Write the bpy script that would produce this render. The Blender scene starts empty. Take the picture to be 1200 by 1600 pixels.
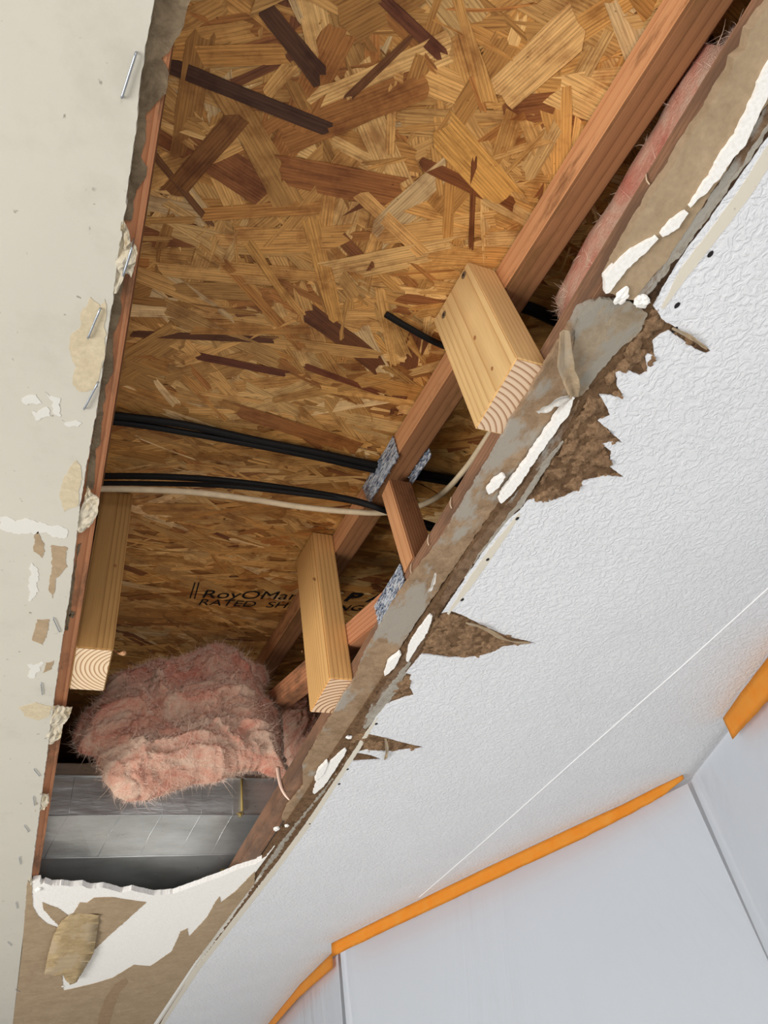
import bpy, bmesh, math, random
from mathutils import Vector, Matrix, noise
from mathutils.geometry import delaunay_2d_cdt
random.seed(7)
S = bpy.context.scene
COL = S.collection

# ------------------------------------------------------------------ camera
# world: X to the right, Y along the trusses (away), Z up; the lens is the origin
FPX = 1109.0
def camv(px, py): return Vector((px-600.0, py-800.0, FPX))
_z = camv(350, -340).normalized()                 # where plumb lines meet
_v = camv(-58, 2102); _v = (_v - _v.dot(_z)*_z).normalized()
_x = _v.cross(_z)
RM = Matrix((_x, _v, _z))
cam_data = bpy.data.cameras.new('camera'); cam = bpy.data.objects.new('camera', cam_data); COL.objects.link(cam)
cam_data.sensor_fit = 'VERTICAL'; cam_data.sensor_height = 24.0; cam_data.sensor_width = 18.0
cam_data.lens = FPX/1600*24.0; cam_data.clip_start = .02; cam_data.clip_end = 60
r_, u_, f_ = RM @ Vector((1,0,0)), -(RM @ Vector((0,1,0))), RM @ Vector((0,0,1))
cam.matrix_world = Matrix(((r_.x,u_.x,-f_.x,0),(r_.y,u_.y,-f_.y,0),(r_.z,u_.z,-f_.z,0),(0,0,0,1)))
S.camera = cam

# ------------------------------------------------------------------ light
S.view_settings.view_transform = 'Standard'; S.view_settings.look = 'None'
S.view_settings.gamma = 1; S.view_settings.use_curve_mapping = False
S.view_settings.exposure = 0.0
w = bpy.data.worlds.new('daylight'); S.world = w; w.use_nodes = True
w.node_tree.nodes['Background'].inputs[0].default_value = (.97,.98,1,1)
w.node_tree.nodes['Background'].inputs[1].default_value = .62
def area(name, loc, target, sx, sy, power, col):
    l = bpy.data.lights.new(name, 'AREA'); l.shape = 'RECTANGLE'; l.size = sx; l.size_y = sy; l.energy = power; l.color = col
    o = bpy.data.objects.new(name, l); COL.objects.link(o); o.location = loc
    o.rotation_euler = (Vector(target)-Vector(loc)).to_track_quat('-Z','Y').to_euler()
    return o
area('window_daylight', (-2.7,.5,-1.1), (.4,1.0,.6), 2.0, 1.3, 98, (1,.985,.96))
area('window_daylight_near', (.1,-2.9,-1.2), (.5,1.4,.6), 1.6, 1.2, 44, (.97,.98,1))

# ------------------------------------------------------------------ geometry helpers
def ray(px, py): return RM @ camv(px, py)
def onZ(p, z): d = ray(*p); return d*(z/d.z)
def onX(p, x): d = ray(*p); return d*(x/d.x)
def onY(p, y): d = ray(*p); return d*(y/d.y)
DZ, DS = .757, .168                                # roof deck underside: z = DZ + DS*y
def deckz(y): return DZ + DS*y
def srgb(r,g,b):
    f = lambda c: (c/255/12.92) if c/255 <= .04045 else ((c/255+.055)/1.055)**2.4
    return (f(r),f(g),f(b),1)
def tag(o, label=None, cat=None, group=None, kind=None):
    if label: o['label'] = label
    if cat: o['category'] = cat
    if group: o['group'] = group
    if kind: o['kind'] = kind
    return o
def obj(name, bm, mat, parent=None, smooth=False, loc=None):
    bmesh.ops.recalc_face_normals(bm, faces=bm.faces[:])
    me = bpy.data.meshes.new(name); bm.to_mesh(me); bm.free()
    for m in (mat if isinstance(mat,(list,tuple)) else [mat]): me.materials.append(m)
    if smooth:
        for p in me.polygons: p.use_smooth = True
    o = bpy.data.objects.new(name, me); COL.objects.link(o)
    if parent:
        o.parent = parent; o.location = -Vector(parent.location)
    if loc is not None: o.location = Vector(loc)-(Vector(parent.location) if parent else Vector())
    return o
def empty(name, loc, label, cat, group=None):
    o = bpy.data.objects.new(name, None); COL.objects.link(o); o.location = loc; o.empty_display_size = .05
    return tag(o, label, cat, group)
def origin_to(o, c):
    c = Vector(c); o.data.transform(Matrix.Translation(-c)); o.location = Vector(o.location)+c; return o
def jag(pts, step=.004, amp=.0012, closed=True):
    """adds points along the outline and wanders off it smoothly, like a tear"""
    out = []; n = len(pts); off = random.random()*100; run = 0; step = min(step,.004)*.6
    for i in range(n if closed else n-1):
        a = Vector(pts[i][:2]); b = Vector(pts[(i+1)%n][:2]); L = (b-a).length
        if L < 1e-6: continue
        k = max(1,min(int(L/step),220)); nrm = (b-a).normalized(); nrm = Vector((-nrm.y,nrm.x))
        for j in range(k):
            t = run+L*j/k; w_ = noise.noise(Vector((t*90,off,0)))*1.6+noise.noise(Vector((t*260,off,5)))*1.0+noise.noise(Vector((t*700,off,9)))*.5
            out.append(a.lerp(b,j/k)+nrm*w_*amp*(1 if L < .5 else 0))
        run += L
    if not closed: out.append(Vector(pts[-1][:2]))
    return out
def slab_bm(outline, z0, z1, bm=None):
    bm = bm or bmesh.new(); n = len(outline)
    vs,es,fs,_a,_b,_c = delaunay_2d_cdt([Vector(p[:2]) for p in outline], [(i,(i+1)%n) for i in range(n)], [], 1, 1e-6)
    lo = [bm.verts.new((p[0],p[1],z0)) for p in vs]; hi = [bm.verts.new((p[0],p[1],z1)) for p in vs]
    cnt = {}
    for f in fs:
        bm.faces.new([lo[i] for i in f][::-1]); bm.faces.new([hi[i] for i in f])
        for a_,b_ in zip(f, list(f[1:])+[f[0]]): cnt[a_,b_] = 1
    for (a_,b_) in cnt:
        if (b_,a_) not in cnt: bm.faces.new((lo[a_],lo[b_],hi[b_],hi[a_]))
    for v in [v for v in bm.verts if not v.link_faces]: bm.verts.remove(v)
    return bm
def pxs(pts, z): return [onZ(p, z) for p in pts]
def slab(name, px, z0, z1, mat, parent=None, step=.006, amp=.0010):
    return obj(name, slab_bm(jag(pxs(px,z0),step,amp), z0, z1), mat, parent)
def tube_bm(path, rad, seg=10, bm=None):
    bm = bm or bmesh.new(); prev = None; n = len(path)
    for i,p in enumerate(path):
        p = Vector(p); t = (Vector(path[min(i+1,n-1)])-Vector(path[max(i-1,0)])).normalized()
        a = t.cross(Vector((.13,.21,1))).normalized(); b = t.cross(a)
        r = rad[i] if isinstance(rad,(list,tuple)) else rad
        ring = [bm.verts.new(p+(a*math.cos(2*math.pi*k/seg)+b*math.sin(2*math.pi*k/seg))*r) for k in range(seg)]
        if prev:
            for k in range(seg): bm.faces.new((prev[k],prev[(k+1)%seg],ring[(k+1)%seg],ring[k]))
        else: bm.faces.new(ring[::-1])
        prev = ring
    bm.faces.new(prev)
    return bm
def spline(pts, n=8):
    pts = [Vector(p) for p in pts]; out = []
    for i in range(len(pts)-1):
        p0,p1,p2,p3 = pts[max(i-1,0)],pts[i],pts[i+1],pts[min(i+2,len(pts)-1)]
        for k in range(n):
            t = k/n; out.append(.5*((2*p1)+(p2-p0)*t+(2*p0-5*p1+4*p2-p3)*t*t+(3*p1-p0-3*p2+p3)*t**3))
    return out+[pts[-1]]
def box_bm(x0,x1,y0,y1,z0,z1,bev=0,bm=None):
    b = bmesh.new(); bmesh.ops.create_cube(b, size=1)
    for v in b.verts: v.co = Vector((x0+(v.co.x+.5)*(x1-x0), y0+(v.co.y+.5)*(y1-y0), z0+(v.co.z+.5)*(z1-z0)))
    if bev: bmesh.ops.bevel(b, geom=b.edges[:], offset=bev, segments=2, affect='EDGES')
    if bm is None: return b
    me = bpy.data.meshes.new('t'); b.to_mesh(me); b.free(); bm.from_mesh(me); bpy.data.meshes.remove(me); return bm

# ------------------------------------------------------------------ material helpers
class NT:
    def __init__(s, name, rough=.7, spec=.3):
        s.m = bpy.data.materials.new(name); s.m.use_nodes = True; s.t = s.m.node_tree
        s.b = s.t.nodes['Principled BSDF']; s.b.inputs['Roughness'].default_value = rough
        s.b.inputs['Specular IOR Level'].default_value = spec
    def n(s, typ, **kw):
        nd = s.t.nodes.new(typ)
        for k,v in kw.items(): setattr(nd,k,v)
        return nd
    def l(s,a,b): s.t.links.new(a,b)
    def coord(s, scale=(1,1,1), loc=(0,0,0), kind='Object', rot=(0,0,0)):
        c = s.n('ShaderNodeTexCoord'); m = s.n('ShaderNodeMapping')
        m.inputs['Scale'].default_value = scale; m.inputs['Location'].default_value = loc; m.inputs['Rotation'].default_value = rot
        s.l(c.outputs[kind], m.inputs[0]); return m.outputs[0]
    def noise(s, vec, scale, detail=6, rough=.6, dist=0):
        n = s.n('ShaderNodeTexNoise'); n.inputs['Scale'].default_value = scale; n.inputs['Detail'].default_value = detail
        n.inputs['Roughness'].default_value = rough; n.inputs['Distortion'].default_value = dist
        if vec: s.l(vec, n.inputs['Vector'])
        return n.outputs[0]
    def ramp(s, fac, stops):
        r = s.n('ShaderNodeValToRGB'); e = r.color_ramp.elements
        while len(e) < len(stops): e.new(.5)
        for q,(p,c) in zip(e,stops): q.position = p; q.color = c if len(c)==4 else (*c,1)
        s.l(fac, r.inputs[0]); return r.outputs[0]
    def mix(s, fac, a, b, mode='MIX'):
        m = s.n('ShaderNodeMix', data_type='RGBA', blend_type=mode)
        for sock,v in ((m.inputs[0],fac),(m.inputs[6],a),(m.inputs[7],b)):
            if isinstance(v,(int,float,tuple)): sock.default_value = v
            else: s.l(v,sock)
        return m.outputs[2]
    def math(s, op, a, b=0):
        m = s.n('ShaderNodeMath', operation=op)
        for sock,v in ((m.inputs[0],a),(m.inputs[1],b)):
            if isinstance(v,(int,float)): sock.default_value = v
            else: s.l(v,sock)
        return m.outputs[0]
    def bump(s, h, strength=.5, dist=.002, prev=None):
        b = s.n('ShaderNodeBump'); b.inputs['Strength'].default_value = strength; b.inputs['Distance'].default_value = dist
        s.l(h, b.inputs['Height'])
        if prev: s.l(prev, b.inputs['Normal'])
        return b.outputs[0]
    def out(s, col=None, nrm=None, rough=None):
        if col is not None:
            if isinstance(col, tuple): s.b.inputs['Base Color'].default_value = col
            else: s.l(col, s.b.inputs['Base Color'])
        if nrm: s.l(nrm, s.b.inputs['Normal'])
        if rough: s.l(rough, s.b.inputs['Roughness'])
        return s.m
def plain(name, col, rough=.7, spec=.3, metal=0):
    t = NT(name, rough, spec); t.b.inputs['Metallic'].default_value = metal
    return t.out(col)
def wood(name, light, dark, pith=(.03,.05), ring=.0042, dirt=0.0, dirtcol=srgb(70,50,38), rough=.62, contrast=1.0):
    t = NT(name, rough, .25)
    v = t.coord((1,1,.045), (pith[0],pith[1],random.random()*3))
    wv = t.n('ShaderNodeTexWave', wave_type='RINGS', rings_direction='Z', wave_profile='SAW')
    wv.inputs['Scale'].default_value = .314/ring; wv.inputs['Distortion'].default_value = 2.2
    wv.inputs['Detail'].default_value = 2; wv.inputs['Detail Scale'].default_value = .35/1
    t.l(v, wv.inputs['Vector'])
    fibre = t.noise(t.coord((1,1,.02)), 900, 3, .7)
    c = t.ramp(wv.outputs[1], [(0,light),(.5,light),(.86,tuple(light[i]*(1-.5*contrast)+dark[i]*.5*contrast for i in range(3))),(.97,dark),(1,light)])
    c = t.mix(.35, c, t.ramp(fibre,[(.3,(.62,.62,.62)),(.7,(1.15,1.15,1.15))]), 'MULTIPLY')
    big = t.noise(t.coord((1,1,.25)), 14, 4)
    c = t.mix(.5, c, t.ramp(big,[(.25,(.72,.66,.6)),(.75,(1.12,1.1,1.08))]), 'MULTIPLY')
    if dirt:
        d = t.noise(t.coord((1,1,.35),(3,1,2)), 22, 8, .7)
        c = t.mix(t.ramp(d,[(.62-dirt*.4,(0,0,0)),(.70-dirt*.2,(1,1,1))]), c, t.mix(.75,c,dirtcol))
    return t.out(c, t.bump(fibre,.25,.0008))

# fresh lumber, cut ends, old lumber
def end_mat(name, light, dark, pith, ring=.0045):
    t = NT(name, .75, .2)
    v = t.coord((1,1,.045), (pith[0],pith[1],.3))
    wv = t.n('ShaderNodeTexWave', wave_type='RINGS', rings_direction='Z', wave_profile='SAW')
    wv.inputs['Scale'].default_value = .314/ring; wv.inputs['Distortion'].default_value = .8; wv.inputs['Detail Scale'].default_value = .5
    t.l(v, wv.inputs['Vector'])
    c = t.ramp(wv.outputs[1], [(0,light),(.55,light),(.85,dark),(.96,dark),(1,light)])
    g = t.noise(t.coord(), 1600, 2)
    c = t.mix(.3, c, t.ramp(g,[(.3,(.7,.7,.7)),(.7,(1.15,1.15,1.15))]), 'MULTIPLY')
    return t.out(c, t.bump(g,.4,.0008))
def gypsum_mat():
    t = NT('gypsum', .9, .1); n = t.noise(t.coord(), 260, 6)
    return t.out(t.ramp(n,[(.3,srgb(232,228,220)),(.6,srgb(246,244,240))]), t.bump(n,.35,.0009))
GYP = gypsum_mat()
def kraft(name, a, b, grey=None, rough_h=.003, scale=60):
    t = NT(name, .92, .1)
    n = t.noise(t.coord(), scale, 9, .7, .6); f = t.noise(t.coord((1,1,1),(2,1,0)), scale*6, 5, .75)
    c = t.ramp(n,[(.28,b),(.62,a)])
    c = t.mix(.4, c, t.ramp(f,[(.3,(.6,.6,.6)),(.7,(1.2,1.2,1.2))]), 'MULTIPLY')
    if grey:
        g = t.noise(t.coord((1,.45,1),(5,2,1)), 16, 8, .65)
        c = t.mix(t.ramp(g,[(.5,(0,0,0)),(.56,(1,1,1))]), c, grey)
    return t.out(c, t.bump(f,.5,rough_h*.4,t.bump(n,.9,rough_h)))
KRAFT = kraft('torn_kraft_core', srgb(138,108,80), srgb(84,62,44), None, .006, 90)
TAN = kraft('tan_drywall_paper', srgb(176,154,126), srgb(158,136,108), None, .0006, 20)
TANGREY = kraft('weathered_paper', srgb(166,140,112), srgb(128,104,80), srgb(160,152,140), .0016, 45)
GLUE = kraft('dried_residue', srgb(146,128,104), srgb(86,70,54), None, .002, 50)

def painted(name, base, dirt_amt, texture):
    t = NT(name, .62, .35)
    n = t.noise(t.coord(), 7, 6); c = t.ramp(n,[(.3,tuple(x*.95 for x in base[:3])),(.7,base)])
    if dirt_amt:
        d = t.noise(t.coord((1,1,1),(4,4,0)), 130, 4, .5)
        c = t.mix(t.ramp(d,[(.70,(0,0,0)),(.76,(dirt_amt,)*3)]), c, srgb(120,112,98))
        d2 = t.noise(t.coord((1,1,1),(1,7,0)), 9, 8, .7)
        c = t.mix(t.ramp(d2,[(.55,(0,0,0)),(.75,(dirt_amt*.35,)*3)]), c, srgb(150,142,124))
    if texture:
        a = t.noise(t.coord((1,1,1)), 95, 3, .5, 1.2); b = t.noise(t.coord((1,.6,1),(3,0,0)), 190, 2, .5, .8)
        h = t.math('ADD', t.ramp(a,[(.42,(0,0,0)),(.58,(1,1,1))]), t.math('MULTIPLY', b, .6))
        nr = t.bump(h, .42, .0022)
    else:
        nr = t.bump(t.noise(t.coord(), 160, 4), .12, .0008)
    return t.out(c, nr)
WHITE = painted('white_textured_paint', srgb(226,227,230), 0, True)
BEIGE = painted('beige_paint', srgb(200,195,182), .75, False)
CREAM = painted('cream_paint', srgb(218,210,194), .5, False)

# ------------------------------------------------------------------ setting
HC, HB = .58, .592        # underside of the ceiling board, underside of the truss
floor_m = NT('floor_boards', .6); floor_m = floor_m.out(srgb(196,190,180))
tag(obj('floor', box_bm(-3.2,2.2,-3.4,6.2,-1.9,-1.85), floor_m), kind='structure')

# left ceiling board: its right edge runs along the truss
left_edge = [(246,-40),(240,0),(222,110),(207,240),(193,345),(178,450),(163,560),(150,645),(133,740),(124,800),(112,905),(90,1050),(77,1150),(59,1290),(46,1390),(35,1480),(21,1600),(13,1690)]
le = jag([p for p in pxs(left_edge,HC)], .004, .0006, closed=False)
outl = [Vector((le[0].x,-1.4))]+le+[Vector((le[-1].x,6)), Vector((-3,6)), Vector((-3,-1.4))]
ceil_l = tag(obj('ceiling', slab_bm(outl, HC, HB-.0006), BEIGE), kind='structure')

# white textured skin of the right ceiling, with the torn bays bitten out of its edge
white_edge = [(1240,130),(1212,195),(1160,270),(1110,340),(1065,400),(1035,450),(1022,478),(1033,497),(1048,507),(1062,515),(1085,529),(1112,549),(1104,553),(1086,545),(1066,531),(1046,517),
 (1033,523),(1021,533),(1023,556),(1008,552),(1012,581),(1000,587),(977,577),(962,583),(965,604),(973,617),(958,619),(937,617),(946,633),(954,650),(935,658),(954,675),(973,692),(958,690),(940,694),(956,706),(952,721),(950,727),(975,746),(950,744),(912,752),(900,767),(883,777),(867,781),(846,777),(825,783),
 (812,797),(795,812),(755,862),(712,925),(690,958),(706,955),(725,962),(750,975),(792,994),(838,1005),(808,1008),(787,1010),(767,1021),(742,1027),(704,1028),(660,1022),
 (634,1052),(644,1054),(637,1067),(647,1087),(633,1090),(617,1096),(604,1100),(587,1121),(573,1146),(600,1152),(633,1161),(665,1168),(633,1172),(608,1175),(574,1172),(558,1176),(580,1180),(597,1187),(548,1190),
 (528,1210),(488,1270),(440,1335),(400,1390),(350,1452),(300,1524),(251,1600),(205,1680)]
P0,P1,P2,P3,P4 = (.946,3.38),(.868,2.35),(1.305,1.18),(1.217,.93),(1.14,.73)
P5 = (.74,-.38); P00 = (1.08,5.4)
we = jag(pxs(white_edge,HC), .005, .0007, closed=False)
outl = [Vector((.56,-1.4))]+[p for p in we if p.y > -.3]+[Vector((.485,5.9)), Vector(P00)+Vector((.07,.5)), Vector(P00)+Vector((.07,0)), Vector(P1)+Vector((.06,.02)), Vector(P2)+Vector((.08,0)), Vector(P5)+Vector((.07,0)), Vector((.78,-1.4))]
ceil_r = tag(obj('ceiling', slab_bm(outl, HC, HC+.0022), WHITE), kind='structure')
# the gypsum / kraft core behind the skin
bx = [(.4445,-1.4),(.4445,.30),(.4445,.9),(.4445,2.2),(.4445,6.2),(1.6,6.2),(1.6,-1.4)]
core = obj('board_core', slab_bm(jag([Vector(p) for p in bx][:5],.01,.0,closed=False)+[Vector((1.6,6.2)),Vector((1.6,-1.4))], HC+.0024, HB-.0008), KRAFT, ceil_r)
# thin raised board joint across the white ceiling
jp = [onZ((1235,888),HC), onZ((1200,919),HC), onZ((1060,1046),HC), onZ((900,1186),HC), onZ((760,1311),HC), onZ((655,1402),HC)]
bmj = bmesh.new()
for a,b in zip(jp[:-1],jp[1:]):
    d = (b-a); d.z = 0; nn = Vector((-d.y,d.x,0)).normalized()*.0011
    slab_bm([a-nn,b-nn,b+nn,a+nn], HC-.0012, HC, bmj)
obj('joint_ridge', bmj, plain('joint_white', srgb(240,240,240), .5), ceil_r)
# dimples of driven screws along the edge
HOLE = plain('screw_dimple', srgb(28,25,23), .6)
for (px,py) in [(1110,397),(1058,477),(808,810),(762,874),(722,937),(588,1131),(543,1202),(530,1225),(484,1287),(1055,515)]:
    c = onZ((px,py),HC); b = bmesh.new()
    bmesh.ops.create_uvsphere(b, u_segments=14, v_segments=8, radius=1)
    for v in b.verts:
        k = 1+.18*noise.noise(v.co*1.7+c*50)
        v.co = Vector((v.co.x*.0026*k, v.co.y*.0036*k, v.co.z*.0009))
    obj('screw_hole', b, HOLE, ceil_r, True, loc=(c.x,c.y,HC))

# far ceiling board, raw gypsum where its paper came away
far_edge = [(430,1322),(415,1340),(400,1350),(370,1359),(345,1370),(322,1378),(300,1386),(270,1397),(240,1399),(225,1396),(205,1391),(190,1395),(160,1387),(140,1389),(128,1384),(110,1385),(95,1383),(80,1384),(70,1380),(64,1383),(62,1376),(50,1378),(48,1392)]
fe = jag(pxs(far_edge,HC), .004, .0012, closed=False)
rb = [onZ((240,1600),HC), onZ((330,1468),HC), onZ((400,1362),HC)]
lb = [onZ((44,1400),HC), onZ((34,1480),HC), onZ((20,1600),HC)]
outl = [Vector((.46,6)),Vector((.462,3.1)),Vector((.452,2.2)),Vector((.447,1.75))]+fe+[lb[0],lb[1],lb[2],Vector((lb[2].x,6))]
ceil_f = tag(obj('ceiling', slab_bm(outl, HC, HB-.0006), GYP), kind='structure')
zt = HC-.0010
slab('paper_face', [(43,1376),(50,1384),(51,1416),(59,1431),(73,1443),(90,1450),(84,1461),(73,1500),(80,1519),(97,1522),(99,1548),(117,1544),(147,1537),(176,1528),(209,1508),(235,1510),(268,1487),(282,1456),(293,1451),(295,1464),(323,1434),(337,1409),(343,1401),(345,1410),(367,1394),(398,1362),(398,1380),(352,1440),(300,1510),(240,1600),(200,1665),(13,1680),(20,1600),(35,1480)], zt, HC, TAN, ceil_f, .006,.0008)
slab('paper_face', [(112,1431),(125,1410),(135,1411),(147,1403),(175,1402),(205,1407),(229,1410),(198,1438),(165,1467),(145,1487),(130,1470)], zt, HC, TAN, ceil_f, .006,.0010)
slab('paper_face', [(66,1410),(76,1414),(92,1420),(106,1431),(92,1447),(79,1434),(68,1421)], zt, HC, TAN, ceil_f, .006,.0010)
slab('torn_scar', [(196,1528),(200,1536),(186,1552),(176,1580),(168,1610),(150,1620),(154,1590),(164,1560),(180,1538)], zt-.0006, zt, kraft('scar_fibres', srgb(168,142,112), srgb(146,120,92), None, .002, 70), ceil_f, .005,.0016)
# hinged flap of paper hanging below the board
b = bmesh.new()
fl = [(110,1431),(156,1431),(152,1455),(147,1486),(135,1505),(121,1528),(110,1533),(99,1520),(84,1519),(70,1517),(75,1490),(84,1460),(96,1440)]
fw = jag(pxs(fl,HC-.006),.006,.0006); yh = min(p.y for p in fw); yl = max(p.y for p in fw)
vs,_e,fs,_1,_2,_3 = delaunay_2d_cdt(fw, [(i,(i+1)%len(fw)) for i in range(len(fw))], [], 1, 1e-6)
top = [b.verts.new((p.x,p.y,0)) for p in vs]
for f in fs: b.faces.new([top[i] for i in f])
bmesh.ops.subdivide_edges(b, edges=[e_ for e_ in b.edges if e_.calc_length() > .012], cuts=3, use_grid_fill=True)
for v in b.verts: v.co.z = HC-.003-.012*(v.co.y-yh)/(yl-yh)
for v in b.verts: v.co.z += .004*noise.noise(v.co*40)
bmesh.ops.solidify(b, geom=b.faces[:], thickness=.0007)
fm = kraft('flap_paper', srgb(190,168,130), srgb(160,134,96), srgb(182,162,132), .0008, 25)
o = obj('drywall_paper_flap', b, fm, None, True); origin_to(o, top_c := onZ((112,1480),HC))
tag(o, 'torn tan paper flap hanging from the board at the far end of the hole', 'paper')
# gypsum crumbs at the tip of the flap
def crumb(name, c, r, mat, seed=0, flat=.6):
    b = bmesh.new(); bmesh.ops.create_icosphere(b, subdivisions=3, radius=1)
    for v in b.verts:
        k = 1+.55*noise.noise(v.co*1.6+Vector((seed*3.1,seed,2)))+.25*noise.noise(v.co*4+Vector((seed,5,1)))
        v.co = Vector((v.co.x*k*r[0], v.co.y*k*r[1], v.co.z*k*r[2]))
    return obj(name, b, mat, None, False, loc=c)

# room walls at right, seen behind the plastic
WALLP = painted('wall_paint', srgb(212,214,218), 0, False)
def wallseg(name, a, b, th=.05, z0=-1.85, z1=.58):
    a,b = Vector(a),Vector(b); d=(b-a).normalized(); n=Vector((-d.y,d.x))
    if n.x < 0: n = -n
    return slab_bm([a,b,b+n*th,a+n*th], z0, z1)
OFF = Vector((.03,0))
tag(obj('wall_right', wallseg('w', Vector(P1)+OFF*1.5, Vector(P2)+OFF*1.5), WALLP), kind='structure')
tag(obj('wall_back', wallseg('w', Vector(P00)+OFF, Vector(P1)+OFF), WALLP), kind='structure')
tag(obj('wall_near', wallseg('w', Vector(P2)+OFF, Vector(P5)+OFF), WALLP), kind='structure')

# ------------------------------------------------------------------ attic: roof deck of oriented strand board
def osb_mat():
    t = NT('strand_board', .5, .35)
    at = t.n('ShaderNodeAttribute', attribute_name='strand'); uv = t.n('ShaderNodeAttribute', attribute_name='grain')
    mp = t.n('ShaderNodeMapping'); mp.inputs['Scale'].default_value = (.05,1,1); t.l(uv.outputs['Vector'], mp.inputs[0])
    g = t.noise(mp.outputs[0], 420, 3, .6, .3)
    mp2 = t.n('ShaderNodeMapping'); mp2.inputs['Scale'].default_value = (.10,1,1); t.l(uv.outputs['Vector'], mp2.inputs[0])
    w = t.n('ShaderNodeTexWave', bands_direction='Y', wave_profile='SAW'); w.inputs['Scale'].default_value = 95; w.inputs['Distortion'].default_value = 5
    w.inputs['Detail'].default_value = 2; w.inputs['Detail Scale'].default_value = .25; t.l(mp2.outputs[0], w.inputs['Vector'])
    c = t.mix(.55, at.outputs['Color'], t.ramp(w.outputs[1],[(0,(1.1,1.1,1.1)),(.55,(1,1,1)),(.90,(.6,.47,.36)),(1,(1,1,1))]), 'MULTIPLY')
    c = t.mix(.75, c, t.ramp(g,[(.32,(.5,.42,.36)),(.5,(.95,.95,.95)),(.65,(1.18,1.18,1.18))]), 'MULTIPLY')
    sp = t.noise(t.coord(), 240, 2, .5)
    lo_ = t.noise(t.coord(), 26, 5, .65); c = t.mix(.8, c, t.ramp(lo_,[(.33,(.55,.42,.34)),(.5,(1,1,1)),(.75,(1.12,1.1,1.05))]), 'MULTIPLY')
    c = t.mix(t.ramp(sp,[(.72,(0,0,0)),(.78,(.7,.7,.7))]), c, srgb(70,40,20))
    return t.out(c, t.bump(g,.3,.0006))
OSB = osb_mat()
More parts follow.
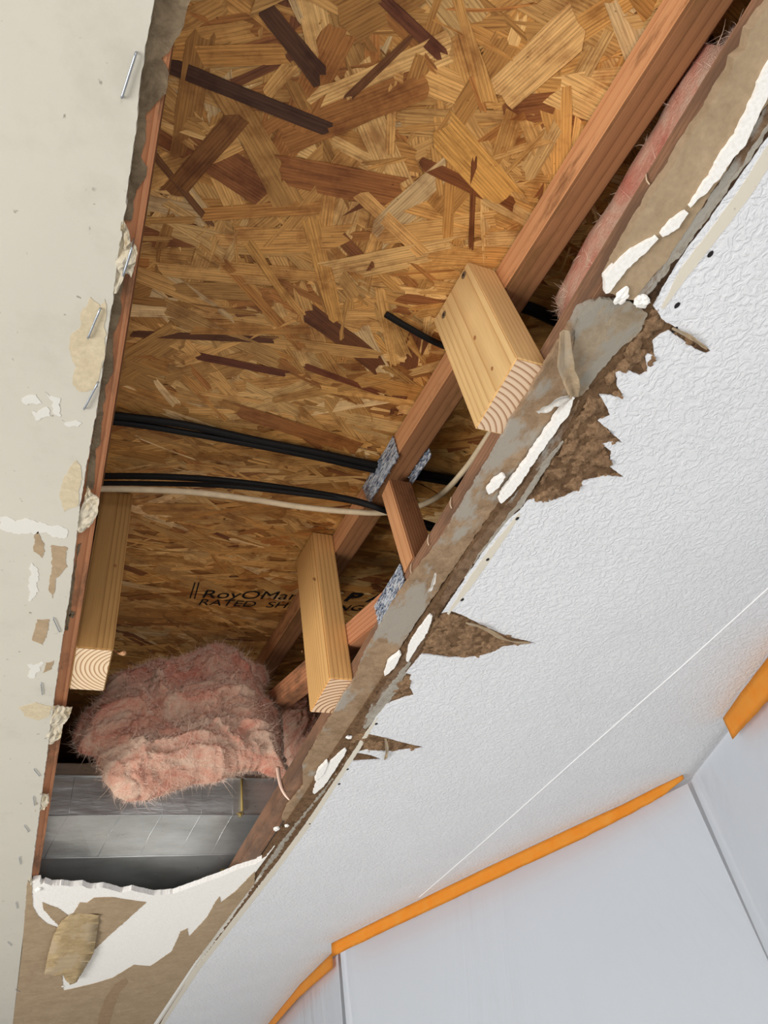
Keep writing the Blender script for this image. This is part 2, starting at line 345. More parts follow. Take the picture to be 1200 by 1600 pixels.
def osb():
    me = bpy.data.meshes.new('roof_sheathing'); V=[];F=[];C=[];G=[]
    def strand(cx, cy, L, W, ang, lift, col, seed, straight=False):
        ca,sa = math.cos(ang),math.sin(ang); n = 5
        topp=[];bot=[]
        skew1 = random.uniform(-.8,.8)*W; skew2 = random.uniform(-.8,.8)*W; bend = random.gauss(0,.02)*L*(0 if straight else 1)
        tw1 = random.uniform(.6,1.1); tw2 = random.uniform(.6,1.1)
        pts=[]
        for i in range(n+1):
            t=i/n; wd = W*.5*(tw1*(1-t)+tw2*t)*random.uniform(.93,1.07); x = (t-.5)*L; yb = bend*(4*t*(1-t))
            sk = skew1*(1-t)*(t<.01)+skew2*t*(t>.99)
            pts.append((x+sk*.5+random.gauss(0,.0012), yb+wd)); bot.append((x-sk*.5+random.gauss(0,.0012), yb-wd))
        # ragged ends
        e = [(L*.5+random.uniform(-.004,.006), bend*0+W*.5*tw2*k) for k in (.45,-.1,-.55)]
        e0 = [(-L*.5+random.uniform(-.006,.004), W*.5*tw1*k) for k in (-.55,.0,.5)]
        ring = pts+e+bot[::-1]+e0
        base = len(V); th = random.gauss(0,.0007)
        for (x,y) in ring:
            X = cx+x*ca-y*sa; Y = cy+x*sa+y*ca
            V.append((X, Y, deckz(Y)-lift-th*y/.01*.3)); C.append(col); G.append((x+seed*.37, y+seed*.11, seed))
        F.append(list(range(base, base+len(ring))))
    pal = [((214,164,98),.28),((204,152,86),.26),((192,138,74),.18),((224,180,116),.14),((176,118,62),.07),((146,92,52),.022),((118,72,44),.008),((232,196,142),.028)]
    def pick():
        r=random.random(); a=0
        for c,p in pal:
            a+=p
            if r<a: break
        k = random.uniform(.9,1.1)
        return srgb(*[min(255,q*k) for q in c])
    # base sheet
    k0 = len(V)
    for (x,y) in [(-1.05,-.95),(1.55,-.95),(1.55,2.6),(-1.05,2.6)]:
        V.append((x,y,deckz(y))); C.append(srgb(168,116,62)); G.append((x,y,0))
    F.append([k0,k0+1,k0+2,k0+3])
    for (x,y) in [(-1.05,-.95),(1.55,-.95),(1.55,2.6),(-1.05,2.6)]:
        V.append((x,y,deckz(y)+.012)); C.append(srgb(168,116,62)); G.append((x,y,0))
    F.append([k0+4,k0+5,k0+6,k0+7])
    for a,b in ((0,1),(1,2),(2,3),(3,0)): F.append([k0+a,k0+b,k0+4+b,k0+4+a])
    N = 7000
    for i in range(N):
        y = random.uniform(-.3,1.75); x = random.uniform(-.15,1.05); big = random.random() < (.5 if y < .6 else .25)
        L = random.uniform(.09,.17) if big else random.uniform(.03,.10)
        W = random.uniform(.016,.044) if big else random.uniform(.003,.018)
        ang = random.gauss(0,.55) if random.random()<(.45+.25*min(1,max(0,y))) else random.uniform(-1.57,1.57)
        if y > .55: ang *= .6
        strand(x, y, L, W, ang, .0003+.0016*i/N+random.uniform(0,.0002), pick(), i*.618)
    # a few flakes that stand out in the photo
    for a,b_,wd,c in [((262,100),(510,200),.020,(74,48,34)),((410,8),(500,120),.016,(84,54,36)),((600,0),(690,85),.010,(104,60,38)),((780,150),(900,40),.030,(206,164,106)),((440,265),(620,300),.030,(150,96,52)),((545,150),(640,60),.006,(110,70,40)),((485,340),(525,500),.016,(196,146,80)),((740,250),(735,385),.007,(112,66,36)),((310,335),(500,320),.014,(176,124,66)),((270,300),(370,185),.018,(128,84,44)),((210,520),(430,530),.012,(92,56,34)),((310,555),(448,583),.010,(100,54,34)),((480,572),(590,612),.010,(112,62,38)),((350,410),(470,540),.012,(168,116,60)),((370,640),(560,700),.028,(150,98,52)),((500,605),(650,630),.012,(206,158,92)),((240,240),(330,350),.008,(110,72,42)),((660,255),(800,320),.014,(116,68,36)),((690,200),(790,310),.03,(196,146,78)),((390,380),(450,470),.010,(188,140,76)),((560,300),(660,395),.012,(206,158,96))]:
        def dk(p):
            d = ray(*p); return d*(DZ/(d.z-DS*d.y))
        A,B = dk(a),dk(b_); d = B-A
        strand((A.x+B.x)/2,(A.y+B.y)/2,d.length,wd*1.3,math.atan2(d.y,d.x),.0021+random.uniform(0,.0003),srgb(*[q*1.12 for q in c]),random.random()*50,True)
    me.from_pydata(V,[],F)
    a1 = me.attributes.new('strand','FLOAT_COLOR','POINT'); a2 = me.attributes.new('grain','FLOAT_VECTOR','POINT')
    for i in range(len(V)): a1.data[i].color = C[i]; a2.data[i].vector = G[i]
    me.materials.append(OSB); me.update()
    o = bpy.data.objects.new('roof_sheathing', me); COL.objects.link(o)
    return tag(o,'large golden brown strand board sheet spanning above the hole, printed with black letters','sheathing')
deck = osb()
# printed stamp on the sheet
INK = plain('stamp_ink', srgb(24,20,20), .8)
def stamp(txt, a, b, h, name='stamp_letters', bold=.0):
    def dk(p):
        d = ray(*p); return d*(DZ/(d.z-DS*d.y))
    A,B = dk(a),dk(b); ex = (B-A); L = ex.length; ex.normalize()
    nrm = Vector((0,DS,-1)).normalized()                 # faces down
    ey = nrm.cross(ex).normalized()
    cu = bpy.data.curves.new('t','FONT'); cu.body = txt; cu.size = 1; cu.shear = .25; cu.offset = bold; cu.extrude = 0
    o = bpy.data.objects.new('t', cu); COL.objects.link(o); bpy.context.view_layer.update()
    me = bpy.data.meshes.new_from_object(o.evaluated_get(bpy.context.evaluated_depsgraph_get())); bpy.data.objects.remove(o)
    xs = [v.co.x for v in me.vertices]; w_ = max(xs)-min(xs); x0 = min(xs)
    for v in me.vertices:
        p = A + ex*((v.co.x-x0)/w_*L) + ey*(v.co.y/.7*h)
        v.co = p + nrm*.0032
    me.name = name; me.materials.clear(); me.materials.append(INK)
    q = bpy.data.objects.new(name, me); COL.objects.link(q); q.parent = deck
    return q
stamp('RoyOMartin', (316,932), (500,936), .034)
stamp('RATED', (310,943), (399,946.5), .026); stamp('SHEATHING', (415,947), (565,953), .026)
for i_,ch_ in enumerate('PANEL'): stamp(ch_, (536+i_*33,937+i_*1.2), (562+i_*33,938+i_*1.2), .036, bold=.03)
def bar(a,b,wd):
    def dk(p):
        d = ray(*p); return d*(DZ/(d.z-DS*d.y))
    A,B = dk(a),dk(b); bm = bmesh.new(); d=(B-A).normalized(); n = Vector((-d.y,d.x,0))*wd*.5
    vs = [bm.verts.new(Vector((q.x,q.y,deckz(q.y)-.0032))) for q in (A-n,B-n,B+n,A+n)]
    bm.faces.new(vs); o = obj('stamp_bar', bm, INK); o.parent = deck
bar((305,908),(297,933),.0025); bar((311,908),(304,934),.0025)

# added dark panels that keep outside light out of the roof void
DARKBLOCK = plain('light_block_dark', srgb(74,58,44), .9)
tag(obj('light_block_far', box_bm(-1.05,1.55,2.58,2.60,HB,deckz(2.6)), DARKBLOCK), kind='structure')
tag(obj('light_block_near', box_bm(-1.05,1.55,-.97,-.95,HC+.002,deckz(-.95)+.01), DARKBLOCK), kind='structure')
tag(obj('light_block_left', slab_bm([(-1.07,-.97),(-1.05,-.97),(-1.05,2.6),(-1.07,2.6)],HB,1.2), DARKBLOCK), kind='structure')
tag(obj('light_block_right', slab_bm([(1.55,-.97),(1.57,-.97),(1.57,2.6),(1.55,2.6)],HC+.012,1.2), DARKBLOCK), kind='structure')

# ------------------------------------------------------------------ trusses
def lumber(name, p0, p1, w_, d_, mats, parent=None, bev=.0012, side=None):
    """stick from p0 to p1 (centre line); w_ across X, d_ across the other way"""
    p0,p1 = Vector(p0),Vector(p1); L = (p1-p0).length; zz = (p1-p0).normalized()
    xx = Vector((1,0,0)); xx = (xx-xx.dot(zz)*zz).normalized(); yy = zz.cross(xx)
    b = bmesh.new(); bmesh.ops.create_cube(b, size=1)
    for v in b.verts: v.co = Vector((v.co.x*w_, v.co.y*d_, (v.co.z+.5)*L))
    for f in b.faces:
        if side and f.normal.x < -.9: f.material_index = 1
    if side: mats = list(mats)+[side]
    bmesh.ops.bevel(b, geom=b.edges[:], offset=bev, segments=2, affect='EDGES')
    M = Matrix(((xx.x,yy.x,zz.x,p0.x),(xx.y,yy.y,zz.y,p0.y),(xx.z,yy.z,zz.z,p0.z),(0,0,0,1)))
    if parent: M = Matrix.Translation(-Vector(parent.location)) @ M
    o = obj(name, b, mats, parent); o.matrix_local = M if parent else M
    if not parent: o.matrix_world = M
    return o
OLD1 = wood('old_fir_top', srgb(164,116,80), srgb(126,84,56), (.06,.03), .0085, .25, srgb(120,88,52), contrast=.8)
LITSIDE1 = wood('old_fir_lit_side', srgb(214,158,112), srgb(188,126,84), (.06,.03), .009, .1, srgb(120,80,50), contrast=.6)  # left faces coloured lighter, as if lit from that side
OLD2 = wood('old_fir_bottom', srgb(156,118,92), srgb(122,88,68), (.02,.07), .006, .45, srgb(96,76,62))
OLD3 = wood('old_fir_web', srgb(172,122,86), srgb(118,78,54), (.05,.01), .0046, .2)
OLD4 = wood('orange_fir', srgb(208,146,106), srgb(172,108,72), (.03,.05), .008, .3, srgb(104,78,58))
XL, XR = .4055, .444; XM = (XL+XR)/2
truss = empty('roof_truss', (XM,.5,HB), 'old reddish brown timber truss running along the white ceiling edge of the hole', 'truss')
y0,y1 = -.9,2.4
td = .048
lumber('top_chord', (XM,y0,deckz(y0)-td/2-.002), (XM,y1,deckz(y1)-td/2-.002), XR-XL, td, [OLD1], truss, .003, LITSIDE1)
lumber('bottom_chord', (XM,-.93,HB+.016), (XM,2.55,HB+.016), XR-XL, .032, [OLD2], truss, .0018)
lumber('web', (XM,.662,.6245), (XM,.676,.802), XR-XL, .036, [OLD3], truss, .0018, LITSIDE1)
lumber('web', (XM,.745,.628), (XM,1.60,.905), XR-XL, .042, [OLD4], truss, .0018)
lumber('web', (XM,-.2,.626), (XM,-.33,.65), XR-XL, .04, [OLD3], truss)
# toothed metal plates
def plate_mat():
    t = NT('galvanised_plate', .38, .5); t.b.inputs['Metallic'].default_value = .35
    v = t.coord((1,1,1)); n = t.noise(v, 140, 5, .7)
    n2 = t.noise(t.coord((1,.45,1.6)), 190, 3, .7)
    c = t.ramp(n2,[(.36,srgb(52,66,88)),(.46,srgb(150,166,190)),(.56,srgb(226,232,238))])
    return t.out(c, t.bump(n,.5,.0015))
PLATE = plate_mat()
def plate(quad, x, outward, name='nail_plate', nrow=5, ncol=8, parent=None, teeth_dir=1):
    """quad: four (y,z) corners in order; teeth pressed out of long slots"""
    parent = parent or truss
    b = bmesh.new(); A,B,C_,D = [Vector(q) for q in quad]
    def P(u,v,dx=0):
        p = (A.lerp(B,u)).lerp(D.lerp(C_,u),v); return Vector((x+dx, p.x, p.y))
    th = outward*.0012
    gx,gy = ncol*4,nrow*2
    grid = {}
    def vert(i,j,k):
        key=(i,j,k)
        if key not in grid: grid[key] = b.verts.new(P(i/gx,j/gy,th*k + outward*.0008*noise.noise(Vector((i*.5,j*.5,x*9)))))
        return grid[key]
    hole = lambda i,j: (i%4 in (1,2)) and (j%2==(i//4)%2)
    for i in range(gx):
        for j in range(gy):
            if hole(i,j): continue
            b.faces.new((vert(i,j,0),vert(i+1,j,0),vert(i+1,j+1,0),vert(i,j+1,0)))
            b.faces.new((vert(i,j,1),vert(i,j+1,1),vert(i+1,j+1,1),vert(i+1,j,1)))
    for i in range(gx):            # teeth stand off the slots
        for j in range(gy):
            if not hole(i,j) or i%4!=1: continue
            a = P(i/gx,j/gy,th); c = P(i/gx,(j+1)/gy,th); tip = P((i+.6)/gx,(j+.5)/gy,-outward*.0055*teeth_dir); a2=P((i+.35)/gx,j/gy,th)
            v1,v2,v3,v4 = b.verts.new(a),b.verts.new(c),b.verts.new(tip),b.verts.new(a2)
            b.faces.new((v1,v2,v3)); b.faces.new((v1,v3,v4))
    return obj(name, b, PLATE, parent)
plate([(.612,.852),(.612,.803),(.735,.822),(.745,.872)], XL-.0022, -1)
plate([(.590,.838),(.590,.792),(.665,.803),(.665,.850)], XR+.0014, 1)
plate([(.678,.643),(.676,.600),(.778,.598),(.781,.645)], XL-.0022, -1)
# a second truss along the left edge
XA,XB = -.043,-.0052; XLm=(XA+XB)/2
truss2 = empty('roof_truss', (XLm,.5,HB), 'orange brown timber truss along the beige ceiling edge, mostly hidden above it', 'truss')
lumber('top_chord', (XLm,y0,deckz(y0)-td/2-.002), (XLm,y1,deckz(y1)-td/2-.002), XB-XA, td, [OLD1], truss2, .003)
lumber('bottom_chord', (XLm,-.93,HB+.016), (XLm,2.55,HB+.016), XB-XA, .032, [OLD4], truss2, .0018)
# grey residue glued to the underside of the left chord
res = [(240,-40),(300,-40),(297,0),(290,25),(281,55),(264,80),(253,91),(264,115),(259,146),(242,162),(228,181),(227,220),(220,247),(231,262),(229,275),(212,297),(208,330),(205,345),(190,345),(222,110)]
slab('residue', res, HB-.0016, HB+.0002, GLUE, truss2, .004,.0008)
res = [(192,440),(190,454),(189,480),(188,495),(180,515),(176,520),(177,583),(171,590),(165,605),(161,640),(159,660),(156,695),(149,704),(148,740),(146,765),(134,762),(142,700),(160,590),(172,500),(180,440)]
slab('residue', res, HB-.0016, HB+.0002, GLUE, truss2, .004,.0008)
for res in ([(127,850),(122,852),(117,900),(110,960),(106,985),(101,985),(108,940),(115,890)],[(112,955),(118,958),(114,966),(108,962)]):
    slab('residue', res, HB-.0014, HB+.0002, GLUE, truss2, .004,.0006)

# paper and glue left on the underside of the right chord
mid = [(905,480),(945,468),(938,500),(928,560),(905,600),(898,625),(880,650),(860,680),(838,712),(812,745),(790,770),(760,812),(722,868),(700,900),(672,940),(655,965),(625,1012),(600,1060),(572,1105),(545,1150),(528,1180),(512,1210),(492,1240),(470,1262),(448,1285),(440,1280),(447,1262),(474,1230),(473,1197),(497,1155),(521,1115),(538,1085),(556,1060),(567,1030),(579,1007),(610,950),(640,905),(668,872),(694,838),(728,780),(765,720),(800,655),(830,610),(850,575),(878,530)]
o = slab('paper_residue', mid, HB-.0060, HB-.0002, TANGREY, truss, .004,.0012); 

# ------------------------------------------------------------------ drywall remains beside the chord
strip = [(1240,-40),(1200,13),(1171,47),(1165,79),(1149,92),(1143,108),(1124,142),(1105,177),(1083,203),(1070,225),(1048,266),(1026,294),(997,345),(978,374),(966,399),(947,434),(949,455),(969,466),(991,469),(1012,440),(1042,408),(1092,330),(1137,262),(1168,205),(1200,160),(1240,100)]
o = slab('drywall_strip', strip, HC+.001, HB-.0004, TAN, None, .005,.0010); origin_to(o, onZ((1050,320),HC))
tag(o,'long tan paper faced board strip clinging to the truss beside the pink batt','drywall')
def ribbon(name, path, z0, z1, mat, parent=None, amp=.0010, label=None, cat=None, taper=True):
    """path: (px, py, width in pixels) along the strip"""
    path=[(p[0],p[1],p[2]*(.35 if (i in (0,len(path)-1) and taper) else 1)) for i,p in enumerate(path)]
    L=[];R_=[]
    for i,(x,y,wd) in enumerate(path):
        a = path[max(i-1,0)]; b = path[min(i+1,len(path)-1)]
        d = Vector((b[0]-a[0],b[1]-a[1])).normalized(); n = Vector((-d.y,d.x))
        L.append((x+n.x*wd/2,y+n.y*wd/2)); R_.append((x-n.x*wd/2,y-n.y*wd/2))
    pts = pxs(L+R_[::-1], z0)
    o = obj(name, slab_bm(jag(pts,.004,amp), z0, z1), mat, parent)
    if label: origin_to(o, pts[len(pts)//4]); tag(o,label,cat)
    return o
# cream tapered edge of the white board
ribbon('board_edge', [(1250,168,16),(1212,225,20),(1165,300,20),(1120,360,18),(1070,425,16),(1035,482,14)], HC-.0004, HC+.002, CREAM, ceil_r, .0006)
ribbon('board_edge', [(812,803,12),(770,860,11),(735,910,11),(700,960,8)], HC-.0004, HC+.002, CREAM, ceil_r, .0006)
ribbon('board_edge', [(590,1122,7),(560,1168,7),(525,1222,7),(480,1290,8),(430,1358,8),(370,1435,8),(310,1512,7),(258,1592,6),(215,1670,6)], HC-.0004, HC+.002, CREAM, ceil_r, .0006)
# gypsum ridges
GW = gypsum_mat(); GW.name='bright_gypsum'
ribbon('gypsum_ridge', [(950,458,16),(953,438,20),(978,410,18),(1005,388,14),(1027,372,13)], HC-.003, HC+.004, GW, None,.0012,'chunky white gypsum ridge curling round the low end of the tan strip','gypsum')
ribbon('gypsum_ridge', [(1034,369,14),(1055,350,16),(1074,332,13)], HC-.003, HC+.004, GW, None,.001,'short white gypsum ridge between two cracks beside the tan strip','gypsum')
ribbon('gypsum_ridge', [(1078,324,8),(1096,302,8),(1118,275,15),(1138,243,19),(1155,222,22),(1172,188,20),(1186,158,18),(1200,122,20),(1230,60,22)], HC-.003, HC+.004, GW, None,.0012,'longest white gypsum ridge climbing to the upper right corner','gypsum')
ribbon('gypsum_ridge', [(897,621,11),(884,642,13),(862,674,12),(838,708,11),(815,742,12),(795,768,14),(781,785,16)], HC-.003, HC+.004, GW, None,.0012,'white gypsum ridge below the big pale block, beside the brown torn patch','gypsum')
ribbon('gypsum_ridge', [(788,745,9),(776,758,10),(762,771,12)], HC-.003, HC+.004, GW, None,.0012,'stubby white gypsum sliver beside the lower end of the middle ridge','gypsum')
ribbon('gypsum_ridge', [(626,1022,9),(612,1040,12),(601,1056,7)], HC-.003, HC+.004, GW, None,.0008,'slim white gypsum sliver right of the short block end','gypsum')
ribbon('gypsum_ridge', [(674,962,13),(662,985,14),(645,1010,13),(636,1034,9)], HC-.001, HC+.004, GW, None,.001,'straight white strip at the left end of the brown wedge tear','gypsum')
ribbon('gypsum_ridge', [(512,1192,6),(502,1207,10),(493,1220,6)], HC-.003, HC+.004, GW, None,.0008,'white leaf shaped gypsum sliver low on the paper covered chord','gypsum')
ribbon('gypsum_ridge', [(540,1172,12),(520,1196,14),(500,1226,13),(490,1240,9)], HC-.001, HC+.004, GW, None,.001,'pale strip under the slim torn spur with a dark split beside it','gypsum')
# brown torn layers and grey face beside the ridges
LAYER = kraft('split_board_layers', srgb(142,116,92), srgb(92,68,50), srgb(168,162,152), .003, 70)
GREYP = kraft('grey_paper_edge', srgb(176,170,158), srgb(140,130,116), None, .002, 60)
ribbon('board_layer', [(1240,95,26),(1200,185,24),(1160,250,22),(1110,325,20),(1060,385,22),(1020,440,24),(1000,468,22)], HC+.0016, HC+.006, LAYER, ceil_r,.0014)
ribbon('board_layer', [(1240,140,10),(1200,205,10),(1160,265,9),(1105,345,10),(1060,400,12),(1030,440,12)], HC+.0006, HC+.005, GREYP, ceil_r,.0014)
ribbon('board_layer', [(905,625,10),(880,670,12),(850,715,14),(820,765,14),(790,805,18),(755,850,22),(720,900,24),(690,945,24)], HC+.0016, HC+.006, LAYER, ceil_r,.0016)
ribbon('board_layer', [(880,690,6),(850,730,8),(822,775,8),(790,820,9),(755,865,9),(715,925,10)], HC+.0004, HC+.005, GREYP, ceil_r,.0012)
ribbon('board_layer', [(680,955,16),(650,1010,18),(618,1060,20),(588,1105,18),(565,1145,16)], HC+.0016, HC+.006, LAYER, ceil_r,.0016)
ribbon('board_layer', [(640,1035,12),(615,1075,14),(590,1110,14),(570,1138,12)], HC+.0004, HC+.005, GREYP, ceil_r,.0020)
ribbon('board_layer', [(545,1185,10),(510,1240,14),(475,1285,16),(440,1330,18),(405,1372,16)], HC+.0010, HC+.006, GREYP, ceil_r,.0020)
ribbon('board_layer', [(408,1368,12),(370,1425,12),(320,1490,11),(270,1562,10),(220,1645,10)], HC+.0004, HC+.004, painted('edge_white',srgb(214,208,196),.5,False), ceil_r,.0006)
GAPSHADE = kraft('dark_gap_shade', srgb(88,66,48), srgb(44,32,24), None, .004, 160)  # shade of the gap beside the white board, put in as dark ribbons
ribbon('split_edge', [(1236,150,5),(1190,228,6),(1150,285,6),(1104,350,7),(1066,402,8),(1030,450,10),(1012,474,8)], HC+.0002, HC+.003, GAPSHADE, ceil_r,.0022)
ribbon('split_edge', [(818,790,4),(795,818,4),(750,874,5),(712,928,5),(684,966,4)], HC+.0002, HC+.003, GAPSHADE, ceil_r,.0020)
ribbon('split_edge', [(560,1158,5),(540,1195,6),(510,1240,9),(488,1270,12),(462,1302,9),(438,1338,7),(405,1378,5),(360,1442,5),(300,1525,4),(252,1598,4),(215,1655,4)], HC-.0002, HC+.003, KRAFT, ceil_r,.0030)
# big grey bare patch above the torn bay
slab('board_layer', [(905,500),(940,468),(985,472),(1012,490),(1000,520),(975,540),(955,560),(930,590),(910,618),(897,622),(900,590),(892,560)], HC+.0004, HC+.006, kraft('grey_bare_face', srgb(164,148,126), srgb(134,116,94), srgb(150,144,132), .002, 30), ceil_r, .005,.0016)
# fibrous clumps inside the torn bays
def inside(p, poly):
    c=False; j=len(poly)-1
    for i in range(len(poly)):
        a,b=poly[i],poly[j]
        if (a[1]>p[1])!=(b[1]>p[1]) and p[0]<(b[0]-a[0])*(p[1]-a[1])/(b[1]-a[1])+a[0]: c=not c
        j=i
    return c
FIB = kraft('kraft_fibres', srgb(168,136,104), srgb(104,76,54), None, .004, 160)
def torn(poly, name, label, n, amp=.008):
    w3 = pxs(poly,HC+.001); xs=[p.x for p in w3]; ys=[p.y for p in w3]
    b = bmesh.new(); st=.0022; nx=int((max(xs)-min(xs))/st); ny=int((max(ys)-min(ys))/st); g={}
    P2=[(p.x,p.y) for p in w3]
    for i in range(nx+1):
        for j in range(ny+1):
            x=min(xs)+i*st; y=min(ys)+j*st
            if inside((x,y),P2):
                q=Vector((x*38,y*38,1)); h=amp*(noise.fractal(q,.7,2.2,6)+.5*abs(noise.noise(q*2.3)))
                g[i,j]=b.verts.new((x,y,HC+.0022-max(-.002,h)))
    for (i,j) in list(g):
        if (i+1,j) in g and (i,j+1) in g and (i+1,j+1) in g: b.faces.new((g[i,j],g[i+1,j],g[i+1,j+1],g[i,j+1]))
    o = obj(name,b,FIB,ceil_r,True); return o
torn([(1025,478),(1048,507),(1085,529),(1112,549),(1086,548),(1046,520),(1020,535),(1025,558),(1012,585),(980,580),(965,585),(975,620),(945,620),(956,650),(940,658),(975,692),(945,695),(958,722),(976,747),(912,754),(883,779),(825,784),(845,745),(875,700),(905,645),(925,610),(955,575),(990,530),(1005,495)], 'torn_core','',0)
torn([(700,955),(750,973),(838,1005),(790,1011),(742,1029),(704,1030),(655,1026),(670,990),(680,962)],'torn_core','',0,.0045)
torn([(640,1045),(648,1055),(642,1067),(650,1089),(620,1098),(603,1104),(612,1080),(625,1058)],'torn_core','',0,.0045)
torn([(560,1140),(575,1145),(600,1152),(665,1168),(630,1174),(600,1177),(545,1170),(548,1150)],'torn_core','',0,.0045)
# loose curls and chips of paper
def curl(name, px_path, wd, z, mat, label, cat='paper', drop=.006, roll=.8):
    path = [onZ(p,z) for p in px_path]; path = spline(path,6); b = bmesh.new(); rows=[]
    for i,p in enumerate(path):
        t=i/(len(path)-1); d=(path[min(i+1,len(path)-1)]-path[max(i-1,0)]).normalized(); n=Vector((-d.y,d.x,0)).normalized()
        h = wd*(.35+.65*math.sin(math.pi*min(1,max(0,.12+t*.8))))*(1+.2*noise.noise(Vector((t*6,wd*99,z))))
        rows.append([b.verts.new(p+n*h*.5*s+Vector((0,0,-drop*math.sin(math.pi*t)-abs(s)*h*.5*roll+.003*noise.noise(Vector((t*5,s,1)))))) for s in (-1,-.5,0,.5,1)])
    for a,c in zip(rows[:-1],rows[1:]):
        for k in range(4): b.faces.new((a[k],a[k+1],c[k+1],c[k]))
    bmesh.ops.solidify(b, geom=b.faces[:], thickness=.0008)
    o = obj(name,b,mat,None,True); origin_to(o,path[0]); return tag(o,label,cat)
CURLM = kraft('curled_paper', srgb(224,204,174), srgb(196,172,140), srgb(204,190,168), .001, 40)
curl('paper_curl', [(880,515),(878,560),(888,590),(897,620)], .016, HC, CURLM, 'tall curled splinter of tan paper standing right of the big pale block')
curl('paper_curl', [(890,617),(868,620),(850,632),(838,643)], .010, HC-.001, GW, 'white curled chip at the foot of the tall tan splinter','paper')
curl('paper_curl', [(602,1153),(604,1170),(601,1187)], .006, HC-.001, CURLM, 'small upright curl crossing the slim torn spur','paper',.003)
curl('paper_curl', [(680,895),(674,912),(668,925)], .005, HC-.001, GW, 'white twisted chip near the bottom chord metal plate','paper',.003)
curl('paper_curl', [(728,972),(755,978),(790,997),(828,1004)], .006, HC-.001, CURLM, 'narrow peeled fibre along the tip of the wedge tear','paper',.002)
curl('paper_curl', [(1050,512),(1075,523),(1105,545)], .004, HC-.001, CURLM, 'thin peeled fibre along the uppermost torn spur','paper',.002)
for i,(p,r,l) in enumerate([((432,1295),(.006,.006,.004),'white gypsum lump on the chord near the far board'),((448,1290),(.004,.004,.003),'small white lump beside the larger lump near the far board'),((1003,470),(.008,.006,.004),'frayed white lump at the top of the brown torn patch'),((972,462),(.006,.008,.003),'crumbly white lump under the curved gypsum ridge'),((545,1152),(.005,.004,.003),'white lump at the root of the slim torn spur'),((106,1524),(.0055,.006,.003),'small white crumb at the tip of the hanging flap'),((98,1541),(.003,.006,.002),'thin tan crumb below the hanging flap'),((60,1390),(.006,.010,.004),'white gypsum block at the left corner of the far board edge')]):
    o = crumb('gypsum_crumb', onZ(p,HC-.001), r, GW, i); tag(o,l,'gypsum')

# scraps clinging to the left truss edge
SCR = kraft('scrap_paper', srgb(206,192,162), srgb(150,124,88), srgb(196,186,166), .002, 60)
def scrap(poly, label, amp=.007, z=HC+.004):
    w3 = pxs(poly, z); b = bmesh.new(); f = b.faces.new([b.verts.new(p) for p in w3])
    bmesh.ops.triangulate(b, faces=[f]); bmesh.ops.subdivide_edges(b, edges=b.edges[:], cuts=4, use_grid_fill=True)
    for v in b.verts: v.co += Vector((.0015*noise.noise(v.co*180),.0015*noise.noise(v.co*150+Vector((4,0,0))),-amp*abs(noise.noise(v.co*95+Vector((1,2,3))))-.4*amp*noise.noise(v.co*260)))
    bmesh.ops.solidify(b, geom=b.faces[:], thickness=.0014)
    o = obj('drywall_scrap', b, SCR); origin_to(o, w3[0]); return tag(o,label,'drywall')
scrap([(192,338),(198,350),(205,375),(214,383),(213,405),(205,430),(196,425),(185,455),(176,455),(180,415),(188,365)], 'crumpled cream scrap with a staple on the left timber edge, topmost of its kind')
scrap([(137,757),(143,768),(156,775),(153,800),(140,822),(123,830),(120,815),(130,785)], 'crumpled scrap on the left timber beside the dark cables')
scrap([(84,1098),(95,1102),(113,1105),(108,1120),(99,1130),(96,1150),(84,1160),(70,1158),(78,1130)], 'torn scrap with brown fibres on the left timber below the square block end')
scrap([(64,1236),(76,1240),(78,1250),(70,1262),(58,1268),(54,1262)], 'small white scrap on the left timber beside the duct')
scrap([(40,1362),(50,1366),(52,1384),(40,1388)], 'tiny scrap at the lowest end of the left timber')

# marks and bare patches on the beige board
SCUFF = painted('white_scuff', srgb(216,213,205), 0, False)
STAIN = kraft('water_stain', srgb(206,192,164), srgb(196,180,150), None, .0002, 30)
def decal(name, poly, mat, amp=.0012): return slab(name, poly, HC-.0004, HC, mat, ceil_l, .005, amp)
decal('stained_patch', [(140,465),(158,480),(166,468),(163,560),(152,605),(125,612),(113,598),(118,575),(108,545),(112,525),(122,515),(128,490)], STAIN)
decal('bare_patch', [(60,830),(68,850),(66,872),(52,862),(53,838)], TAN)
decal('bare_patch', [(80,852),(104,856),(103,885),(88,905),(82,935),(76,920),(80,885)], TAN)
decal('bare_patch', [(58,968),(76,968),(74,990),(66,1008),(50,1000)], TAN)
decal('bare_patch', [(72,1036),(84,1032),(80,1046),(68,1052)], TAN)
decal('scuff', [(34,622),(60,616),(64,628),(40,634)], SCUFF, .003)
decal('scuff', [(70,612),(92,622),(94,652),(84,648),(82,628)], SCUFF, .003)
decal('scuff', [(50,640),(72,636),(80,652),(58,658)], SCUFF, .003)
decal('scuff', [(96,655),(124,660),(122,668),(100,664)], SCUFF, .003)
decal('scuff', [(0,808),(40,812),(90,822),(110,830),(100,842),(60,832),(30,835),(0,828)], SCUFF, .003)
decal('scuff', [(44,1040),(66,1034),(66,1048),(48,1060)], SCUFF, .003)
decal('scuff', [(50,880),(60,890),(58,930),(46,940),(46,900)], SCUFF, .002)
decal('stained_patch', [(100,745),(118,720),(128,735),(122,790),(100,800),(92,770)], STAIN)
decal('stained_patch', [(30,1105),(55,1098),(80,1104),(78,1118),(60,1126),(40,1120)], STAIN)

